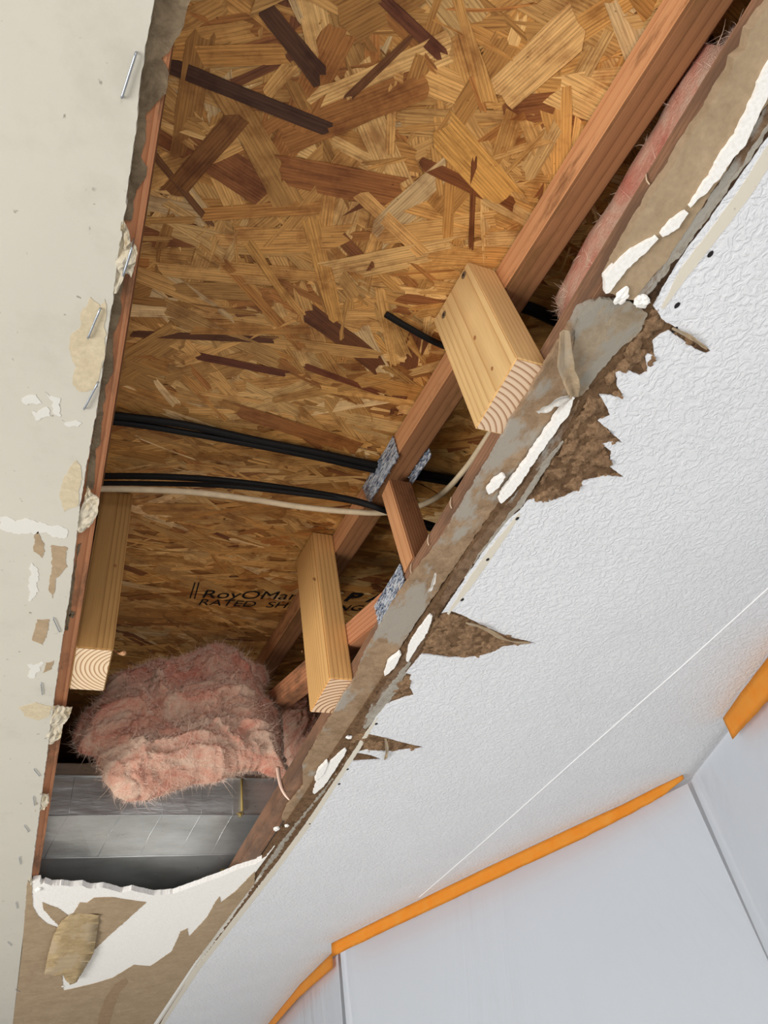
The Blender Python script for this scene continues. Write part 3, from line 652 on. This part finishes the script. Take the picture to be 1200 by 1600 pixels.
# staples
STEEL = plain('staple_wire', srgb(170,176,184), .3, .5, .9)
def staple(a, b, label, group=None, r=.0009, drop=.003):
    A,B = onZ(a,HC-drop),onZ(b,HC-drop); up = Vector((0,0,drop+.002))
    path = [A+up, A+up*.3, A+(B-A)*.06, A.lerp(B,.5), B+(A-B)*.06, B+up*.3, B+up]
    c = A.lerp(B,.5); o = obj('staple', tube_bm(spline([p-c for p in path],3), r, 8), STEEL, None, True, loc=c)
    return tag(o,label,'staple',group)
staple((212,84),(190,153),'largest steel staple, alone near the top of the beige ceiling board')
staple((206,388),(192,432),'steel staple pinning the topmost cream scrap',drop=.014)
staple((156,484),(137,529),'steel staple over the water stained patch')
staple((152,600),(131,640),'dark twisted steel staple just below the water stained patch')
for a,b,_l in [((83,966),(93,988),'bent dark staple beside a bare tan patch on the beige board'),((64,1068),(66,1086),'upright dark staple left of the square ended block'),((53,1202),(62,1213),'slanted tiny staple left of the duct top'),((52,1245),(54,1259),'tiny staple beside the small white scrap on the left timber'),((38,1290),(45,1300),'tiny staple at the beige edge level with the duct crease'),((30,1340),(32,1351),'tiny staple at the beige edge level with the duct bottom'),((25,1410),(27,1420),'tiny staple level with the top of the far board'),((12,1472),(18,1478),'tiny staple level with the hanging paper flap'),((24,1546),(32,1550),'lowest tiny staple on the seam of beige and far board')]:
    staple(a,b,_l,'tiny staples low on the beige board',.0006,.0015)

# ------------------------------------------------------------------ blocks of new lumber
L1 = srgb(214,178,124); D1 = srgb(176,130,78)
def block(x0,x1,yy0,yy1,z0,ztop0,ztop1,label,lt,dk,pith,ring,endl,endd,epith,knots=(),screws=()):
    cx,cy = (x0+x1)/2,(yy0+yy1)/2
    t = empty('lumber_block', (cx,cy,z0), label, 'lumber', 'blocks of new lumber hanging in the hole')
    b = bmesh.new(); bmesh.ops.create_cube(b, size=1)
    for v in b.verts:
        top = v.co.z>0; yy = yy0 if v.co.y<0 else yy1
        v.co = Vector((v.co.x*(x1-x0), v.co.y*(yy1-yy0), (ztop0 if yy==yy0 else ztop1)-z0 if top else 0))
    for f in b.faces:
        if f.normal.z < -.9: f.material_index = 1
    bmesh.ops.bevel(b, geom=[e for e in b.edges], offset=.0016, segments=2, affect='EDGES')
    o = obj('block_body', b, [wood(label[:12]+'_side',lt,dk,pith,ring,contrast=.8), end_mat(label[:12]+'_end',endl,endd,epith,ring*1.15)], t, loc=(cx,cy,z0))
    for (kind, p) in screws:
        c = onX(p, x0)
        bb = bmesh.new(); bmesh.ops.create_cone(bb, cap_ends=True, segments=18, radius1=.0050, radius2=.0042, depth=.0012)
        bmesh.ops.rotate(bb, verts=bb.verts[:], matrix=Matrix.Rotation(math.pi/2,3,'Y'))
        for ang in (0,math.pi/2):
            q = bmesh.new()
        q.free()
        s = obj('screw_head', bb, plain('screw_steel',srgb(128,116,100),.45,.5,.5), t, False, loc=(x0-.0003,c.y,c.z))
        bb = bmesh.new()
        box_bm(-.0006,.0006,-.0020,.0020,-.0004,.0004,0,bb); box_bm(-.0006,.0006,-.0004,.0004,-.0020,.0020,0,bb)
        d = obj('drive_recess', bb, HOLE, None); d.parent = s; d.location = (-.0006,0,0)
    for (p, ax, r) in knots:
        c = onX(p,x0) if ax=='x' else onY(p,yy0)
        bb = bmesh.new(); bmesh.ops.create_uvsphere(bb,u_segments=16,v_segments=8,radius=1)
        for v in bb.verts:
            v.co = Vector((v.co.x*(.0005 if ax=='x' else r*.7), v.co.y*(r*.7 if ax=='x' else .0005), v.co.z*r))
        obj('knot', bb, plain('knot_brown',srgb(156,108,64),.7), t, True, loc=((x0-.0001,c.y,c.z) if ax=='x' else (c.x,yy0-.0001,c.z)))
    return t
def tops(y): return deckz(y)-.0035
block(.3655,.4052,.297,.393,HB-.0005,tops(.297),tops(.393),'largest pale lumber block, screwed in place, nearest the white ceiling tear',srgb(232,196,138),srgb(200,154,98),(.075,.02),.0058,srgb(224,196,166),srgb(166,124,92),(.035,-.065),knots=[((742,528),'x',.0035),((769,576),'x',.003)],screws=[('s',(725,430)),('s',(694,492))])
block(.3655,.4052,.902,1.006,HB-.0005,tops(.902),tops(1.006),'slim yellowish lumber block with curved end grain in front of the stamped lettering',srgb(234,186,120),srgb(184,128,70),(.055,.06),.0075,srgb(234,200,164),srgb(140,88,56),(-.03,-.045),knots=[((491,905),'y',.004),((472,1018),'x',.0028)])
block(-.0050,.043,.872,.978,HB-.0005,tops(.872),tops(.978),'square ended lumber block hanging against the left timber below the dark cables',srgb(190,148,92),srgb(140,100,56),(.01,.07),.0052,srgb(240,214,180),srgb(176,130,88),(-.045,.01),knots=[((180,884),'y',.0035)])
# splinter beside the left block
b = tube_bm(spline([onY((176,1018),.873),onY((184,1021),.872),onY((189,1025),.872)],4),[.0006]*4+[.0012]*5,6); 
o = obj('wood_splinter', tube_bm(spline([onY((175,1012),.9),onY((183,1020),.89),onY((190,1021),.885),onY((196,1020),.88)],4),[.0005,.0006,.0007,.0008,.001,.0012,.0016,.002,.0026,.0032,.0036,.0034,.002],6), wood('splinter',srgb(196,150,110),srgb(140,90,60)), None, True); b.free()
origin_to(o, onY((175,1012),.9)); tag(o,'small bent wood splinter sticking out beside the square ended block','splinter')

# ------------------------------------------------------------------ cables
def cable_mat(name, col, rough=.35):
    t = NT(name, rough, .22); n = t.noise(t.coord(), 60, 4); return t.out(t.mix(.3,col,t.ramp(n,[(.3,(.5,.5,.5)),(.7,(1.2,1.2,1.2))]),'MULTIPLY'), t.bump(n,.2,.001))
BLK = cable_mat('black_cable_jacket', srgb(20,19,19), .6); CRM = cable_mat('white_cable_jacket', srgb(222,200,166), .5)
def dk(p, off):
    d = ray(*p); return d*((DZ-off)/(d.z-DS*d.y))
def cable(pts, r, mat, label, grp=None):
    path = spline([p if isinstance(p,Vector) else dk(p[:2], p[2]) for p in pts], 8); c = path[0].copy()
    o = obj('cable', tube_bm([p-c for p in path], r, 12), mat, None, True, loc=c)
    return tag(o,label,'cable',grp)
cable([(60,640,.012),(185,650,.012),(290,664,.012),(400,688,.012),(500,708,.012),(590,727,.012),(720,750,.012),(860,775,.012)],.0058,BLK,'upper black cable, the higher strand of the pair crossing under the sheathing')
cable([(60,652,.016),(185,660,.016),(290,676,.016),(400,696,.016),(500,716,.016),(590,736,.016),(720,758,.016),(860,790,.016)],.0048,BLK,'upper black cable, the lower strand of the pair crossing under the sheathing')
cable([(60,745,.016),(168,744,.02),(260,745,.024),(350,751,.028),(440,762,.034),(520,775,.05),(565,785,.066),(606,799,.078),(680,822,.06),(760,850,.05)],.0052,BLK,'thick lower black cable passing behind the short web')
cable([(60,757,.022),(168,755,.024),(260,756,.028),(350,759,.044),(440,768,.048),(530,780,.056),(575,790,.060),(606,801,.062),(680,830,.06),(760,860,.05)],.0040,BLK,'thinner black cable running just below the thick lower one')
cable([(60,766,.05),(180,764,.05),(300,769,.054),(390,780,.058),(470,792,.065),(540,799,.068),(600,801,.070),(650,792,.068),(690,772,.06),(725,735,.055),(750,700,.05),(790,640,.05)],.0048,CRM,'cream white cable sagging below the black ones and rising at right')
cable([(603,491,.006),(640,513,.010),(690,539,.014),(760,560,.016)],.0045,BLK,'short black cable end poking out left of the big pale block')
cable([(780,470,.016),(830,483,.016),(875,503,.016),(930,520,.016)],.0085,BLK,'black cable visible in the gap right of the big pale block')

# ------------------------------------------------------------------ metal duct
def duct_mat():
    t = NT('galvanised_duct', .32, .5); t.b.inputs['Metallic'].default_value = .7
    n = t.noise(t.coord((.6,1,3)), 9, 5, .6); n2 = t.noise(t.coord((1,1,4)), 14, 3)
    return t.out(t.ramp(n,[(.3,srgb(186,188,186)),(.7,srgb(226,228,228))]), t.bump(n,.25,.01,t.bump(n2,.1,.001)), t.ramp(n2,[(.3,(.26,)*3),(.7,(.40,)*3)]))
DUCT = duct_mat()
duct = empty('air_duct', (.2,1.9,.63), 'shiny galvanised metal duct with creased faces crossing below the pink insulation', 'duct')
prof = [(1.693,.800),(1.705,.716),(1.775,.652),(1.95,.634),(2.25,.634),(2.32,.70),(2.32,.83),(2.25,.86),(1.75,.86),(1.70,.835)]
b = bmesh.new(); xs = [-.9+i*.05 for i in range(49)]; prev=None
for i,x in enumerate(xs):
    cr = [noise.noise(Vector((x*6,k*3.3,.5)))*.003 for k in range(len(prof))]
    ring = [b.verts.new((x+.03*(k==1)*0, p[0]+cr[k], p[1]+(abs(cr[k]) if k in (3,4) else cr[k]))) for k,p in enumerate(prof)]
    if prev:
        for k in range(len(prof)): b.faces.new((prev[k],prev[(k+1)%len(prof)],ring[(k+1)%len(prof)],ring[k]))
    prev = ring
obj('duct_body', b, DUCT, duct)
# folded lips and cross creases
def fold(pts, r, name): obj(name, tube_bm(pts, r, 6), DUCT, duct, True)
fold([(-.9,1.690,.801),(1.5,1.690,.801)], .003, 'folded_seam')
fold([(-.9,1.703,.716),(1.5,1.703,.716)], .0014, 'folded_seam')
fold([(-.9,1.773,.651),(1.5,1.773,.651)], .0018, 'folded_seam')
for x in (.035,.145,.235,.325,.40):
    fold([(x,1.691,.800),(x,1.703,.716),(x-.02,1.740,.684),(x-.035,1.774,.6515)], .0005, 'crease')
MASTIC = plain('yellow_mastic', srgb(186,160,96), .5)
m0 = onY((377,1218),1.692); m1 = onY((378,1268),1.70)
obj('sealant_drip', tube_bm([m0+Vector((0,-.004,0)),m0.lerp(m1,.5)+Vector((0,-.003,0)),m1+Vector((0,-.003,0))],[.003,.0028,.0035],8), MASTIC, duct, True)
c = crumb('sealant_blob', onY((374,1275),1.715), (.009,.006,.005), MASTIC, 5); c.parent = duct; c.location = Vector(c.location)-Vector(duct.location)+Vector((0,-.008,0))
c = crumb('sealant_blob', onZ((350,1360),.645), (.010,.012,.005), MASTIC, 8); c.parent = duct; c.location = Vector(c.location)-Vector(duct.location)

# ------------------------------------------------------------------ pink insulation
def pink_mat():
    t = NT('pink_glass_wool', .95, .05)
    n = t.noise(t.coord((1,1,1.6)), 11, 8, .7, 1.0); f = t.noise(t.coord((1,1,2.5)), 120, 6, .75, 1.5)
    c = t.ramp(n,[(.34,srgb(222,142,122)),(.46,srgb(234,174,150)),(.60,srgb(240,208,184))])
    c = t.mix(.35, c, t.ramp(f,[(.3,(.7,.62,.6)),(.7,(1.15,1.15,1.15))]), 'MULTIPLY')
    t.b.inputs['Subsurface Weight'].default_value = .0
    return t.out(c, t.bump(f,.8,.006))
PINK = pink_mat(); FIBRE = plain('pink_fibre', srgb(246,214,194), .9, .05)
def fuzzy(o, n, L, wd, seed, name='loose_fibres'):
    """fine curling fibres standing off the surface, one mesh"""
    rnd = random.Random(seed); me = o.data; me.update(); V=[];F=[]
    polys = me.polygons; tot = len(polys)
    for i in range(n):
        p = polys[rnd.randrange(tot)]; c = Vector(p.center); nr = Vector(p.normal)
        d = (nr + Vector((rnd.gauss(0,.9),rnd.gauss(0,.9),rnd.gauss(-.1,.9)))).normalized()
        cv = Vector((rnd.gauss(0,1),rnd.gauss(0,1),rnd.gauss(0,1))).normalized()*.9
        l = L*rnd.uniform(.4,1.2); s = d.cross(Vector((rnd.random(),rnd.random(),rnd.random()))).normalized()*wd*.5
        base = len(V); k=5; q = c-nr*.002
        for j in range(k+1):
            V += [q-s*(1-j/(k+1)), q+s*(1-j/(k+1))]; d = (d+cv*.35).normalized(); q = q + d*l/k
        for j in range(k): F.append((base+2*j,base+2*j+1,base+2*j+3,base+2*j+2))
    m = bpy.data.meshes.new(name); m.from_pydata(V,[],F); m.materials.append(FIBRE)
    q = bpy.data.objects.new(name,m); COL.objects.link(q); q.parent = o; q['kind']='stuff'
    return q
def wool(name, poly, Y, thick, label, amp=.03, fibres=5000, seed=1, fn=None, L=.03):
    fn = fn or (lambda p: onY(p,Y))
    w3 = [fn(p) for p in poly]; xs=[p.x for p in w3]; zs=[p.z for p in w3]; P=[(p.x,p.z) for p in w3]
    st=.0028; nx=int((max(xs)-min(xs))/st)+1; nz=int((max(zs)-min(zs))/st)+1
    def dist(x,z):
        m=9
        for i in range(len(P)):
            a=Vector(P[i]); c=Vector(P[(i+1)%len(P)]); ab=c-a; t=max(0,min(1,(Vector((x,z))-a).dot(ab)/max(ab.length_squared,1e-9)))
            m=min(m,(Vector((x,z))-a-ab*t).length)
        return m
    b=bmesh.new(); fr={};bk={}
    for i in range(nx+1):
        for j in range(nz+1):
            x=min(xs)+i*st; z=min(zs)+j*st
            if not inside((x,z),P): continue
            e=dist(x,z); k=math.sqrt(min(1,e/(thick*.5)))
            q=Vector((x*11+1.5*noise.noise(Vector((x*9,z*9,3))),z*20+1.5*noise.noise(Vector((x*8,z*8,7))),seed))
            h=amp*(noise.fractal(q,.55,2.2,7)) + amp*.35*(1-abs(noise.noise(q*1.6+Vector((3,1,0)))*2))*k
            jx=.004*noise.noise(q*4); jz=.004*noise.noise(q*4+Vector((9,0,0)))
            fr[i,j]=b.verts.new((x+jx,Y-thick*.5*k-h*k,z+jz)); bk[i,j]=b.verts.new((x+jx,Y+thick*.5*k,z+jz))
    edges=set()
    for (i,j) in list(fr):
        if (i+1,j) in fr and (i,j+1) in fr and (i+1,j+1) in fr:
            b.faces.new((fr[i,j],fr[i+1,j],fr[i+1,j+1],fr[i,j+1])); b.faces.new((bk[i,j],bk[i,j+1],bk[i+1,j+1],bk[i+1,j]))
    bd=[e for e in b.edges if len(e.link_faces)==1]
    inv={v:k for k,v in fr.items()}
    for e in bd:
        a,c=e.verts
        if a in inv and c in inv:
            try: b.faces.new((a,c,bk[inv[c]],bk[inv[a]]))
            except ValueError: pass
    for v in [v for v in b.verts if not v.link_faces]: b.verts.remove(v)
    o=obj(name,b,PINK,None,True); tag(o,label,'insulation')
    if fibres: fuzzy(o,fibres,L,.00038,seed); fuzzy(o,fibres//25,L*2.6,.0005,seed+50)
    return o
big = [(112,1150),(125,1120),(155,1095),(170,1062),(205,1050),(240,1036),(285,1030),(300,1022),(330,1012),(352,1018),(372,1026),(395,1045),(412,1048),(420,1068),(410,1085),(420,1100),(435,1125),(440,1160),(440,1190),(448,1215),(430,1212),(405,1200),(375,1205),(345,1220),(310,1222),(270,1235),(240,1245),(200,1250),(178,1240),(160,1215),(150,1180),(135,1175),(122,1172)]
batt = wool('insulation_batt', big, 1.37, .14, 'large fluffy pink insulation clump bulging over the metal duct', .030, 42000, 3, L=.016)
wool('insulation_batt', [(440,1080),(470,1060),(505,1070),(530,1100),(530,1180),(500,1230),(465,1230),(445,1180)], 1.56, .09, 'pink insulation glimpsed beyond the truss, right of the large clump', .02, 4000, 5, fn=lambda p: onY(p,1.56))
wp = spline([onX((434,1200),.392), onX((438,1222),.394), onX((446,1240),.396), onX((458,1250),.398)],6); wp = [Vector((p.x,min(p.y,1.42),p.z)) for p in wp]
wp = spline([onY((434,1200),1.33), onY((438,1225),1.31), onY((444,1240),1.30), onY((452,1250),1.30)],6)
o = obj('loose_wisp', tube_bm(wp,[.0036*(1-i/len(wp))+.0010 for i in range(len(wp))],8), FIBRE, batt, True)
# batt standing in the bay right of the truss
b = box_bm(.4475,.74,-.02,.300,.600,.742,.02)
bmesh.ops.subdivide_edges(b, edges=b.edges[:], cuts=6, use_grid_fill=True)
for v in b.verts: v.co += Vector((max(-.003,.008*noise.noise(v.co*22)),.012*noise.noise(v.co*16),.008*noise.noise(v.co*20+Vector((3,3,3)))-.0))
for v in b.verts: v.co.x=max(v.co.x,.4465); v.co.z=max(v.co.z,.596); v.co.z=min(v.co.z,deckz(v.co.y)-.006)
o = obj('insulation_batt', b, PINK, None, True); origin_to(o,(.6,0,.6)); tag(o,'pink insulation batt wedged behind the truss at upper right','insulation'); fuzzy(o,3000,.02,.0005,9)

# ------------------------------------------------------------------ plastic sheeting and masking tape
def film_mat():
    t = NT('clear_plastic_film', .28, .5)
    n = t.noise(t.coord((1,1,.35)), 2.4, 5, .55, 1.2); n2 = t.noise(t.coord((1,1,.2),(3,0,0)), 9, 3, .5, .5)
    t.b.inputs['Base Color'].default_value = srgb(206,212,220)
    nr = t.bump(n2,.25,.01,t.bump(n,.6,.03)); t.l(nr, t.b.inputs['Normal'])
    tr = t.n('ShaderNodeBsdfTransparent'); mx = t.n('ShaderNodeMixShader'); mx.inputs[0].default_value = .72
    t.l(tr.outputs[0], mx.inputs[1]); t.l(t.b.outputs[0], mx.inputs[2]); t.l(mx.outputs[0], t.t.nodes['Material Output'].inputs[0])
    return t.m
FILM = film_mat()
def film(a, c, label, ztop=.566, zbot=-1.8, seed=0, inset=-.014):
    a,c = Vector(a),Vector(c); d=(c-a); n=Vector((-d.y,d.x)).normalized()
    if n.x>0: n=-n
    b=bmesh.new(); nu=max(6,int(d.length/.025)); nv=70; g=[]
    for i in range(nu+1):
        row=[]
        for j in range(nv+1):
            s=i/nu; z=ztop+(zbot-ztop)*(j/nv)**1.3; dep=min(1,(ztop-z)/.5)
            w_=.004+ dep*.022*(1+noise.noise(Vector((s*d.length*5,z*1.3,seed))))*.5
            p=a+d*s+n*(inset+w_); row.append(b.verts.new((p.x,p.y,z)))
        g.append(row)
    for i in range(nu):
        for j in range(nv): b.faces.new((g[i][j],g[i+1][j],g[i+1][j+1],g[i][j+1]))
    o=obj('plastic_sheet',b,FILM,None,True); origin_to(o,(a.x,a.y,zbot)); return tag(o,label,'plastic sheet')
v = lambda p: Vector(p)
film(v(P1)+(v(P2)-v(P1))*.005, v(P1)+(v(P2)-v(P1))*1.0, 'wide translucent plastic sheet hanging below the long orange tape', seed=1)
film(P00, v(P1)+(v(P0)-v(P1))*.02, 'translucent plastic sheet hanging below the lowest tape at bottom left', seed=2)
film(v(P2)+(v(P5)-v(P2))*.006, P5, 'shaded plastic sheet round the corner at the lower right', seed=3)
TAPEM = NT('orange_tape', .55, .3); _n = TAPEM.noise(TAPEM.coord(), 30, 3)
TAPE = TAPEM.out(TAPEM.ramp(_n,[(.3,srgb(255,170,56)),(.7,srgb(255,184,78))]), TAPEM.bump(_n,.2,.002))
def tape(pts, label, seed):
    """pts: (px, py, drop) along the ceiling line; the strip covers the wall just below the ceiling"""
    b=bmesh.new(); g=[]; P=[]
    for i in range(len(pts)-1):
        for k in range(10):
            t=k/10; P.append([pts[i][j]*(1-t)+pts[i+1][j]*t for j in range(3)])
    P.append(list(pts[-1]))
    for i,(x,y,dr) in enumerate(P):
        q=onZ((x,y),HC-.003); a=P[max(i-1,0)]; c=P[min(i+1,len(P)-1)]
        dd=onZ((c[0],c[1]),HC)-onZ((a[0],a[1]),HC); n=Vector((-dd.y,dd.x,0)).normalized()
        if n.x>0: n=-n
        row=[]
        for j in range(5):
            s=j/4; wz=.0010*noise.noise(Vector((i*.35,s*2,seed)))
            row.append(b.verts.new(q+n*(.0035+wz+.003*s)+Vector((0,0,-dr*s*(1+.05*noise.noise(Vector((i*.4,seed,0))))))))
        g.append(row)
    for i in range(len(g)-1):
        for j in range(4): b.faces.new((g[i][j],g[i+1][j],g[i+1][j+1],g[i][j+1]))
    bmesh.ops.solidify(b, geom=b.faces[:], thickness=.0005)
    o=obj('masking_tape',b,TAPE,None,True); origin_to(o,onZ(pts[0][:2],HC)); return tag(o,label,'tape')
tape([(519,1474,.036),(600,1434,.036),(755,1359,.036),(900,1291,.034),(975,1257,.028),(1030,1229,.024),(1068,1211,.010)],'long orange masking tape slanting along the ceiling line in the middle',1)
tape([(415,1606,.030),(470,1538,.036),(521,1488,.042)],'short orange masking tape at the bottom edge, left of the slit in the plastic',2)
tape([(1132,1122,.045),(1160,1082,.05),(1200,1030,.055),(1240,980,.055)],'orange masking tape strip at the right edge of the picture',3)

# short nail points and wood fibres standing along the right chord
rnd = random.Random(4)
for i,(p,l) in enumerate([((632,832),'thin pale fibre on the chord above the paper, nearest the short web'),((620,880),'thin pale fibre on the chord beside the lower end of the short web'),((528,1030),'long pale fibre on the chord right of the slim block'),((664,812),'thin pale fibre on the chord where the cream cable passes'),((700,760),'pale fibre on the chord below the end of the big block'),((1000,262),'pale fibre on the chord beside the pink batt')]):
    c = onX(p, XL-.0005); c.z = min(max(c.z, HB+.004), HB+.03)
    q = [c, c+Vector((-.002,.001,-.005)), c+Vector((-.003,.003,-.011)), c+Vector((-.002,.004,-.017))]
    o = obj('wood_fibre', tube_bm([a-c for a in spline(q,3)], .0007, 6), CURLM, None, True, loc=c); tag(o,l,'wood fibre')
